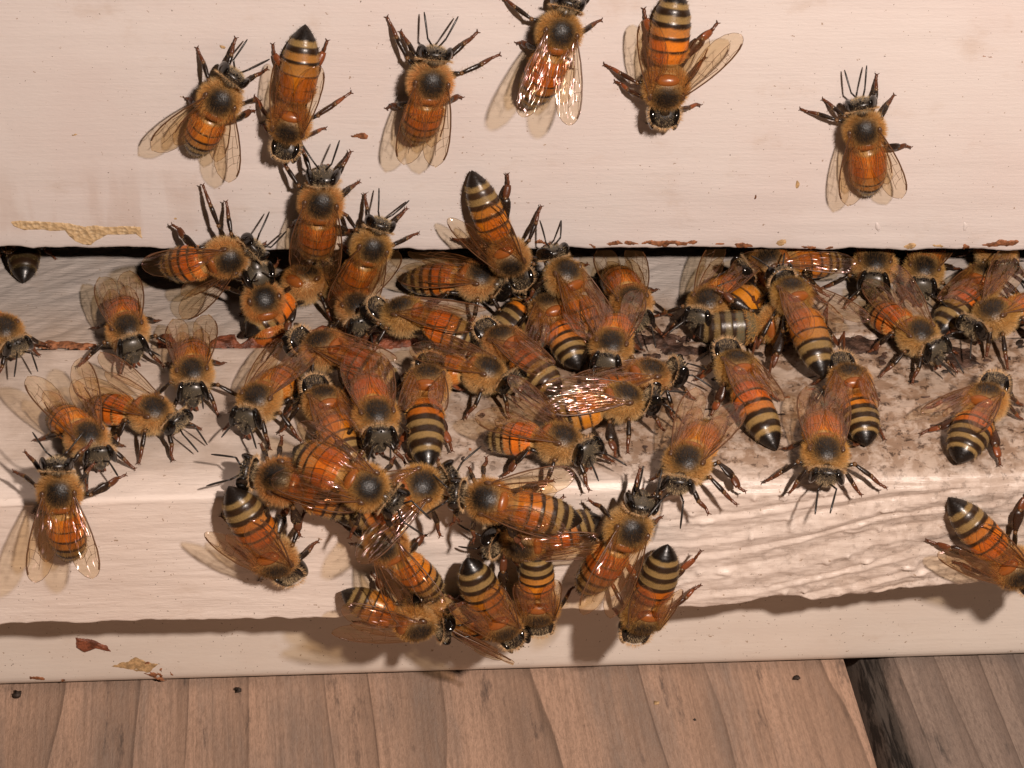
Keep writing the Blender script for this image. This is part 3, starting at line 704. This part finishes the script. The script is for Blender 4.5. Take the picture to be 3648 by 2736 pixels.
    if W is not None:
        wl = g('wl', 1.)
        for sy, q in ((1, W[0]), (-1, W[1])):
            if q is None: continue
            q = tuple(q) + (12,) * (3 - len(q)) if len(q) < 3 else q
            a, e, rl = [radians(z + jit(1.5)) for z in q]
            def frame(a, e, rl, hinge):
                dv = np.array([-cos(a) * cos(e), sy * sin(a) * cos(e), sin(e)])
                ld_ = np.array([sin(a), sy * cos(a), 0.]); nm = np.cross(dv, ld_) * (-sy); nm /= np.linalg.norm(nm)
                if nm[2] < 0: nm = -nm
                ld2 = ld_ * cos(rl) - nm * sin(rl); nm2 = np.cross(dv, ld2); 
                if nm2[2] < 0: nm2 = -nm2
                R = np.stack([dv, ld2, nm2], 1)
                return Rb @ R, loc(hinge)
            for nm_, xy, vv, L, hinge, da, de in (('forewing', fore_xy, FV, .90 * wl, (.045, sy * .172, .125 + .006 * sy), 0, 0), ('hindwing', hind_xy, HV, .64 * wl, (-.035, sy * .165, .105 + .006 * sy), -radians(5 + .35 * max(0, q[0] - 9)), radians(-1.5))):
                me = wing_mesh(nm_, xy, vv, L, rng)
                R, hg = frame(a + da, e + de, rl, hinge)
                M = Matrix(((*R[0], hg[0]), (*R[1], hg[1]), (*R[2], hg[2]), (0, 0, 0, 1)))
                wings.append((nm_, me, M))
    return body, fur, wings

def place_bee(i, T, A, pl, lift, label, o):
    s = o.get('s', 1.06)
    p0, nn = PLANES[pl]; nn = np.array(nn, float)
    off = (lift + .28) * s if o.get('pxlift', True) else .28 * s
    pT = on(T[0], T[1], pl, off); pA = on(A[0], A[1], pl, off * .85)
    x = pT - pA; x -= nn * np.dot(x, nn); dist = np.linalg.norm(x); x /= dist
    z = nn; 
    rollw = o.get('rollw', 0)
    y = np.cross(z, x); org = pT - nn * .28 * s
    if o.get('auto', True): o.setdefault('al', float(np.clip((dist / s - .22) / .74, .84, 1.16)))
    tilt = o.get('tilt', 0)                       # whole bee pitched on the spot (climbing)
    R = np.stack([x, y, z], 1) @ Ry(-radians(tilt)) @ Rx(radians(rollw))
    if tilt or rollw: org = pT - R @ np.array([0, 0, .28 * s])
    if 'snapF' in o or pl == 'F':
        def snap(ft):
            wp = org + R @ (ft * s)
            if wp[2] < GAP + .08: wp[2] = GAP + .08 + .02 * (i % 3); wp[1] = -.015
            return (R.T @ (wp - org)) / s
        o['_snap'] = snap
    root = bpy.data.objects.new('honey_bee', None); root.empty_display_size = .2; col.objects.link(root)
    root.matrix_world = Matrix(((*(R[0] * s), org[0]), (*(R[1] * s), org[1]), (*(R[2] * s), org[2]), (0, 0, 0, 1)))
    tag(root, label, 'bee', 'honey bees around the hive entrance')
    b, f, ws = build_bee(1000 + i * 7, o)
    link('body', b, root); link('fur', f, root)
    for nm, me, M in ws:
        ob = link(nm, me, root); ob.matrix_local = M
    if VERB: print('bee %2d %s dist %.2f al %.2f org %s' % (i, pl, dist, o.get('al', 1), np.round(org, 2)))
VERB = False

# ------------------------------------------------------------------ every bee: thorax, tail (where they stand), surface, height above it, label, pose
N_ = dict(auto=False)
BEES = [
 # on the front of the box
 ((784, 357), (671, 583), 'F', 0, 'bee with wings spread apart walking up the box front, leftmost of the top row', dict(w=((22, 6, 8), (26, 6, 6)), curl=25, dark=.1, hp=34, hy=-14, feet={(0, 1): (.62, .10), (1, 1): (.33, .42), (0, -1): (.42, -.34), (1, -1): (.02, -.42), (2, -1): (-.12, -.42), (2, 1): (-.30, .30)})),
 ((1033, 438), (1092, 122), 'F', 0, 'head-down bee with long pointed abdomen beside the top left walking bee', dict(w=((7, 5, 20), (7, 6, 20)), hp=62, dark=-.2, red=.9, feet={(2, 1): (-.95, .24), (2, -1): (-.78, -.33), (1, 1): (-.36, .60), (1, -1): (-.08, -.42), (0, 1): (.15, .40), (0, -1): (.25, -.3)})),
 ((1533, 294), (1490, 545), 'F', 0, 'symmetric bee walking up the box with reddish wings folded flat over its abdomen', dict(w=((6, 12, 10), (6, 13, 10)), curl=22, hp=34, feet={(1, 1): (.52, .52), (0, 1): (.38, .36), (0, -1): (.50, -.40), (1, -1): (.28, -.66), (2, -1): (-.28, -.36)})),
 ((1992, 118), (1900, 400), 'F', 0, 'bee with glinting half-open wings and its head at the top edge of the photo', dict(pit=-3, w=((13, 36, -6), (13, 36, 4)), curl=22, dark=-.15, hy=-6, hp=34, feet={(1, 1): (.12, .66), (0, 1): (.55, .28), (0, -1): (.5, -.3)})),
 ((2373, 311), (2392, -8), 'F', 0, 'head-down bee cut off by the top edge, one wing spread to the right', dict(w=((44, 6, 0), (12, 5, 10)), hp=65, dark=.2, red=1., feet={(1, -1): (-.10, -.62), (0, -1): (.1, -.5), (2, 1): (-.60, .50), (2, -1): (-.75, -.25), (1, 1): (-.2, .4)})),
 ((3080, 463), (3112, 728), 'F', 0, 'lone golden bee walking up the right part of the box front', dict(w=((15, 8, 10), (15, 8, 10)), curl=10, dark=-.3, hy=4, hp=36, feet={(1, 1): (.24, .66), (0, 1): (.32, .40), (0, -1): (.52, -.22), (1, -1): (.22, -.38), (2, -1): (-.5, -.50), (2, 1): (-.56, .2)})),
 # along the lower edge of the box
 ((1144, 723), (1120, 965), 'F', .06, 'bee climbing onto the box front with raised face and abdomen over the slot', dict(w=((8, 4, 22), (8, 5, 22)), hp=14, curl=30, dark=-.1, feet={(0, 1): (.58, .30), (1, 1): (.38, .50), (0, -1): (.5, -.25)})),
 ((1322, 880), (1250, 1050), 'F', .05, 'bee with spread antennae heading up, just right of the raised-face climber', dict(w=((9, 4, 22), (8, 5, 22)), hp=34, curl=30, feet={(0, 1): (.50, .25), (1, -1): (.2, -.5)}, auto=False)),
 ((807, 915), (640, 950), 'F', .10, 'bee facing right at the box edge with dark translucent wings trailing left', dict(w=((16, 10, 40), (34, 2, 0)), hy=20, hp=34, curl=25, dark=.2, feet={(0, 1): (.18, .52), (1, 1): (.02, .80), (2, 1): (-.50, .42), (1, -1): (-.1, -.5)}, al=.85, auto=False)),
 ((1815, 915), (1662, 652), 'F', .04, 'large head-down bee crossing the box edge with banded abdomen pointing up left', dict(w=((7, 6, 20), (16, 5, 20)), hp=60, dark=.15, curl=8, feet={(2, 1): (-.86, .40), (1, 1): (-.30, .55), (2, -1): (-.35, -.55), (1, -1): (.1, -.55), (0, 1): (.2, .42)})),
 ((2014, 990), (2125, 1120), 'P', .42, 'bee rearing up to the box edge with shiny brown face raised', dict(w=((10, 8, 22), (10, 9, 22)), hp=-18, tilt=35, feet={(0, -1): (.55, -.25)}, auto=False, dark=.2)),
 # in the entrance slot
 ((938, 1075), (985, 1195), 'P', .12, 'upside-down bee showing its black face under the left edge climber', dict(w='none', tone_shade=.5, hp=-72, tilt=62, auto=False, al=.8)),
 ((1085, 1010), (990, 1080), 'P', .02, 'half hidden bee with orange abdomen below the raised-face climber', dict(w='none', dark=-.2, auto=False, al=.9)),
 ((1700, 1000), (1432, 965), 'P', .12, 'bee facing right with black pointed tail under the edge in the middle', dict(w=((3, 4, 10), (14, 3, 45)), dark=.15, hp=35, rollw=14)),
 ((2250, 1080), (2190, 925), 'P', .05, 'bee coming out head first just right of the rearing bee', dict(w=((10, 6, 22), (10, 7, 22)), hp=30, auto=False)),
 ((1955, 1045), (1822, 1128), 'P', -.04, 'grey banded tail showing beneath the rearing bee in the slot', dict(w='none', dark=.8, auto=False)),
 ((1270, 1100), (1240, 965), 'P', .04, 'shaded bee facing out beneath the spread-antenna bee', dict(w=((35, 8, 20), (10, 5, 20)), hp=28, auto=False)),
 ((70, 790), (95, 945), 'P', .0, 'shade-darkened bee tail peeking out of the slot at the far left', dict(w=((6, 5, 20), (6, 6, 20)), dark=1., tone_shade=.12, auto=False, warm=1)),  # shadow under the box edge painted into the tail colours
 ((2745, 945), (2895, 925), 'P', .16, 'orange banded bee behind the climbing bee at the slot on the right', dict(w=((30, 3, 20), (10, 4, 20)), auto=False, dark=-.1)),
 ((2760, 1010), (2640, 1075), 'P', .02, 'striped tail sticking out to the left under the orange banded bee', dict(w='none', auto=False, dark=.2)),
 ((3116, 950), (3116, 780), 'P', .02, 'left one of two bees emerging side by side with faces down at right', dict(w=((8, 5, 22), (8, 6, 22)), hp=2, auto=False, feet={(1, -1): (.15, -.6), (0, -1): (.45, -.3)})),
 ((3290, 970), (3315, 800), 'P', .02, 'right one of two bees emerging side by side with faces down at right', dict(w=((14, 5, 22), (12, 6, 22)), hp=6, auto=False)),
 ((3500, 1000), (3345, 1150), 'P', .02, 'bee heading in with pale banded rump and dark red wings near the right edge', dict(w=((2, 6, 25), (-2, 7, 25)), dark=.35)),
 ((3548, 898), (3470, 760), 'P', .10, 'bee peering out from under the box at the top right of the slot', dict(w='fold', hp=25, auto=False)),
 ((3545, 1128), (3690, 1075), 'P', .06, 'bee facing lower left at the right edge with a raised wing', dict(w=((14, 5, 25), (34, 22, 0)), hp=34, auto=False)),
 # behind and along the seam
 ((1962, 1110), (2058, 1258), 'P', .10, 'bee with gold and black tail pointing down right, one wing aside', dict(w=((30, 5, 10), (0, 8, 20)), dark=.55, hp=60)),
 ((2178, 1238), (2215, 1100), 'P', .14, 'furry bee facing the camera in the middle with antennae tucked', dict(w=((8, 6, 22), (24, 6, 10)), hp=-2, auto=False, al=.8, ant=-60)),
 ((1440, 1125), (1695, 1195), 'P', .16, 'bee pointing left with broad reddish orange wings over the seam', dict(w=((6, 4, 44), (9, 5, 15)), hp=55, dark=-.1)),
 ((1156, 1245), (1420, 1345), 'P', .10, 'bee facing left on the dark propolis with wings lying along its back', dict(w=((6, 4, 30), (0, 6, 15)), hp=38, dark=.2)),
 ((1727, 1331), (1500, 1290), 'P', .06, 'bee facing lower right with brown wing over striped grey tail, centre left', dict(w=((18, 6, 20), (2, 6, 30)), hp=30, hy=-22, dark=.2)),
 ((1796, 1225), (1990, 1372), 'P', .14, 'bee with thick black and gold tail and one dark wing, centre of the crowd', dict(w=((8, 8, 22), (-6, 9, 30)), dark=.5, hp=60)),
 ((2307, 1345), (2130, 1400), 'P', .02, 'furry brown bee facing right, partly under the glinting-wing bee', dict(w=((4, 5, 22), (4, 6, 22)), hp=30, hy=-10, auto=False)),
 ((2217, 1431), (1945, 1480), 'P', .22, 'bee facing right with pinkish glinting wings folded, centre right of the crowd', dict(w=((7, 8, -34), (4, 6, 42)), hp=24, hy=-12, feet={(0, -1): (.42, -.25), (1, -1): (-.05, -.55), (2, -1): (-.2, -.6)})),
 ((1993, 1578), (1762, 1530), 'P', .08, 'bee facing lower right with raised clear wing, below the glinting-wing bee', dict(w=((28, 18, 10), (12, 12, 30)), hp=8, hy=-28, feet={(2, -1): (-.45, -.42), (1, -1): (.0, -.5)})),
 ((1340, 1487), (1285, 1270), 'P', .18, 'big bee walking straight toward the camera with long translucent wings', dict(w=((7, 6, 18), (7, 7, 18)), hp=16, dark=-.6, curl=24)),
 ((1156, 1440), (1265, 1640), 'P', .06, 'bee with reddish brown wings heading into the hive left of the long-winged bee', dict(w=((6, 5, 22), (8, 6, 22)), hp=55, dark=.1)),
 ((1523, 1370), (1496, 1612), 'P', .06, 'bee heading in with short brown wings above a black pointed tail', dict(w=((8, 7, 22), (8, 8, 22)), wl=.78, hp=62, dark=.65, red=.8, feet={(2, 1): (-.75, .25), (2, -1): (-.75, -.3)})),
 # left half of the landing board
 ((687, 1335), (687, 1165), 'P', 0, 'bee facing the camera with rounded brown wings crossing the seam at left', dict(w=((8, 6, 18), (8, 7, 18)), hp=8, al=.85, auto=False, feet={(0, 1): (.42, .26), (0, -1): (.42, -.3), (1, 1): (.20, .62), (1, -1): (.05, -.5)})),
 ((456, 1180), (425, 1050), 'P', .04, 'bee with black mask-like face walking out over the seam, far left group', dict(w=((8, 8, 18), (8, 9, 18)), hp=2, al=.85, auto=False, feet={(0, -1): (.40, -.16), (1, -1): (.15, -.6), (1, 1): (.2, .6)})),
 ((12, 1185), (-110, 1080), 'P', .04, 'bee cut by the left edge of the photo, facing right', dict(w='none', hp=34, auto=False)),
 ((311, 1565), (195, 1440), 'P', .02, 'bee with two clear wings raised upright, left side of the ledge', dict(w=((22, 24, 10), (13, 26, 10)), hp=20, hy=-25, al=.9, auto=False)),
 ((539, 1475), (360, 1440), 'P', .02, 'orange bee facing right with clear wing raised behind, left side of the ledge', dict(w=((22, 16, 10), (6, 13, 35)), hp=34, hy=-20, al=.95, auto=False, feet={(2, -1): (-.30, -.42), (1, -1): (.10, -.52), (0, -1): (.42, -.34)})),
 ((924, 1430), (1010, 1330), 'P', 0, 'small-looking bee facing lower left with a black shield face, alone on the ledge', dict(w=((12, 8, 20), (8, 9, 20)), hp=4, al=.85, auto=False, feet={(0, 1): (.40, .30), (1, 1): (.15, .55), (2, 1): (-.2, .6)})),
 # right half of the landing board
 ((2448, 1652), (2535, 1490), 'P', .02, 'golden bee heading down left with raised clear wings, right of the crowd', dict(w=((13, 12, 15), (10, 13, 15)), hp=42, dark=-.5, hy=14, al=.95, auto=False, feet={(1, 1): (.12, .56), (2, 1): (-.1, .58), (0, 1): (.35, .34)})),
 ((2626, 1315), (2752, 1545), 'P', .04, 'bee with long brown wings over a black tipped tail heading toward the slot', dict(w=((6, 6, 20), (6, 7, 20)), hp=60, dark=.35, wl=.95, red=.9)),
 ((2940, 1620), (2918, 1420), 'P', .02, 'bee facing the camera head down at the ledge rim, right of centre', dict(w=((7, 8, 16), (7, 9, 16)), hp=40, dark=-.8, al=.95, auto=False, feet={(0, 1): (.30, .36), (0, -1): (.30, -.36), (1, 1): (.18, .62), (1, -1): (.12, -.58)})),
 ((3027, 1362), (3092, 1512), 'P', .02, 'stout bee with shiny black tail tip heading up left, near the rim bee', dict(w=((26, 9, 20), (-4, 9, 30)), hp=60, dark=.9, wl=.85, feet={(2, 1): (-.45, .62), (2, -1): (-.7, -.2), (1, 1): (-.2, .5)})),
 ((2822, 1053), (2985, 1305), 'P', .36, 'large reddish bee on top at right with one wing stretched over the paint', dict(w=((9, 4, 25), (36, 6, 0)), hp=10, dark=-.1, tilt=6, feet={(2, 1): (-.65, .50, -.3), (1, 1): (-.28, .55, -.3), (2, -1): (-.5, -.5, -.3), (1, -1): (.0, -.5, -.3), (0, 1): (.4, .3, -.2), (0, -1): (.4, -.3, -.2)})),
 ((2525, 1085), (2610, 980), 'P', .04, 'furry bee facing down left with dark wings raised behind, right entrance', dict(w=((14, 14, 15), (12, 15, 15)), hp=4, auto=False, al=.9, feet={(0, -1): (.42, -.35), (1, -1): (.15, -.6)})),
 ((2775, 1150), (2600, 1195), 'P', -.02, 'grey and black banded bee lying on its side under the large reddish bee', dict(w='none', dark=.5, tone_shade=.6, grey=1, rollw=75, auto=False)),
 ((3271, 1197), (3150, 1110), 'P', .04, 'bee stepping forward with grey wings lifted, between the emerging pair and ledge', dict(w=((14, 20, 10), (4, 16, 25)), hp=2, auto=False, feet={(0, -1): (.40, -.36), (1, -1): (.12, -.6), (0, 1): (.5, .2)})),
 ((3510, 1432), (3415, 1600), 'P', .02, 'bee turned away on dirty ledge at right with black tail pointing down', dict(w=((30, 7, 15), (4, 7, 25)), hp=60, dark=.5, wl=.85, red=.9, feet={(1, 1): (-.05, .6), (2, -1): (-.6, -.4), (2, 1): (-.5, .5)})),
 # over the rim and on the rough face of the ledge
 ((213, 1752), (258, 2015), 'L', 0, 'bee with glassy half-open wings head up on the ledge face, lower left', dict(pit=-3, w=((16, 36, -6), (17, 34, 4)), hp=34, hy=-4, dark=.1, curl=22, feet={(2, -1): (-.02, -.66), (1, -1): (.15, -.35)})),
 ((975, 1985), (830, 1745), 'L', 0, 'head-down bee with grey banded tail at the rim, left of the hanging cluster', dict(w=((6, 6, 20), (16, 5, 10)), hp=88, pit=-9, curl=34, dark=.3, feet={(1, 1): (-.2, .42), (0, 1): (.2, .38), (2, 1): (-.4, .35)}, hy=20)),
 ((1000, 1715), (1215, 1785), 'E', .04, 'bee facing left at the ledge rim with shiny red wing folded', dict(w=((-2, 5, 20), (1, 5, 20)), hp=18, hy=6, dark=.0)),
 ((1492, 1740), (1310, 1800), 'E', .06, 'bee facing right at the rim under the big orange diagonal bee', dict(w=((4, 6, 20), (30, 2, 5)), hp=14, dark=-.1)),
 ((1300, 1734), (1105, 1640), 'E', .34, 'big orange bee lying diagonally on top of others at the rim, head down right', dict(w=((12, 6, 14), (20, 5, 10)), hp=10, hy=-10, dark=-.15, curl=18)),
 ((1864, 1925), (2125, 1885), 'L', .0, 'shaded bee pointing left beneath the large left-facing bee on the ledge face', dict(w=((8, 4, 20), (-6, 5, 10)), dark=.1, hp=40)),
 ((1742, 1783), (2070, 1862), 'E', .24, 'large bee facing left on the rim with glinting wings half open', dict(w=((4, 12, -10), (26, 12, -10)), hp=22, hy=8, dark=.2, feet={(0, 1): (.35, .3)})),
 ((1917, 2165), (1905, 1945), 'L', .02, 'head-down bee hanging at the bottom of the ledge with wings covering its back', dict(w=((7, 5, 20), (7, 6, 20)), wl=.85, hp=64, dark=.3, tilt=-14, feet={(2, 1): (-.95, .2), (2, -1): (-.8, -.28)})),
 ((2239, 1885), (2075, 2125), 'L', .16, 'bee with sparkling wings head up right on the ledge face, right of the cluster', dict(pit=-3, w=((9, 34, -16), (5, 18, 8)), hp=8, dark=-.1, hy=10, feet={(0, 1): (.55, .12), (0, -1): (.55, -.2)})),
 ((2295, 2190), (2383, 1940), 'L', .04, 'head-down bee hanging off the ledge corner, rightmost of the hanging cluster', dict(w=((4, 5, 20), (10, 6, 20)), wl=.86, hp=66, dark=.35, tilt=-14, red=.9, feet={(2, 1): (-.9, .34), (1, 1): (-.3, .52), (1, -1): (-.2, -.45)})),
 ((1785, 2215), (1655, 1990), 'L', .07, 'head-down bee with black tail tip and folded wings, bottom middle of the cluster', dict(w=((8, 5, 20), (11, 6, 20)), hp=34, hy=14, dark=.3, tilt=-14, feet={(2, 1): (-.85, .42), (1, 1): (-.1, .5)})),
 ((1378, 1940), (1575, 2130), 'L', .10, 'bee with pink glints on its wings head up left above the lower cluster', dict(pit=-3, w=((17, 20, 0), (8, 34, -14)), hp=10, dark=.05, feet={(2, 1): (-.42, .42), (1, 1): (.05, .45)})),
 ((1480, 2215), (1220, 2150), 'L', .08, 'bee facing right with see-through wings jutting left below the ledge', dict(w=((3, 4, 15), (20, 3, 0)), hp=20, hy=6, dark=-.15)),
 ((1580, 2180), (1780, 2285), 'L', -.12, 'shadowed bee belly with black tail under the bottom middle bee', dict(w=((-5, 4, 20), (14, 4, 10)), dark=.5, rollw=-60, hp=40)),
 ((3615, 2022), (3390, 1830), 'L', 0, 'bee head down on the rough ledge face at the far right edge', dict(w=((6, 6, 20), (18, 5, 8)), hp=60, dark=.2, red=.45, feet={(2, 1): (-.55, .66), (1, 1): (-.05, .5), (2, -1): (-.75, -.5), (1, -1): (-.3, -.5)})),
]
for i, (T, A, pl, lift, label, o) in enumerate(BEES):
    r = random.Random(50 + i); o = dict(o); o.setdefault('s', r.uniform(1.0, 1.10)); o.setdefault('warm', r.uniform(-.35, .35)); o['dark'] = o.get('dark', 0) + r.uniform(-.18, .12); o.setdefault('aw', r.uniform(.93, 1.06)); o.setdefault('side', r.uniform(-11, 11)); o.setdefault('hy', r.uniform(-9, 9)); o.setdefault('roll', r.uniform(-7, 7))
    place_bee(i, T, A, pl, lift, label, dict(o))
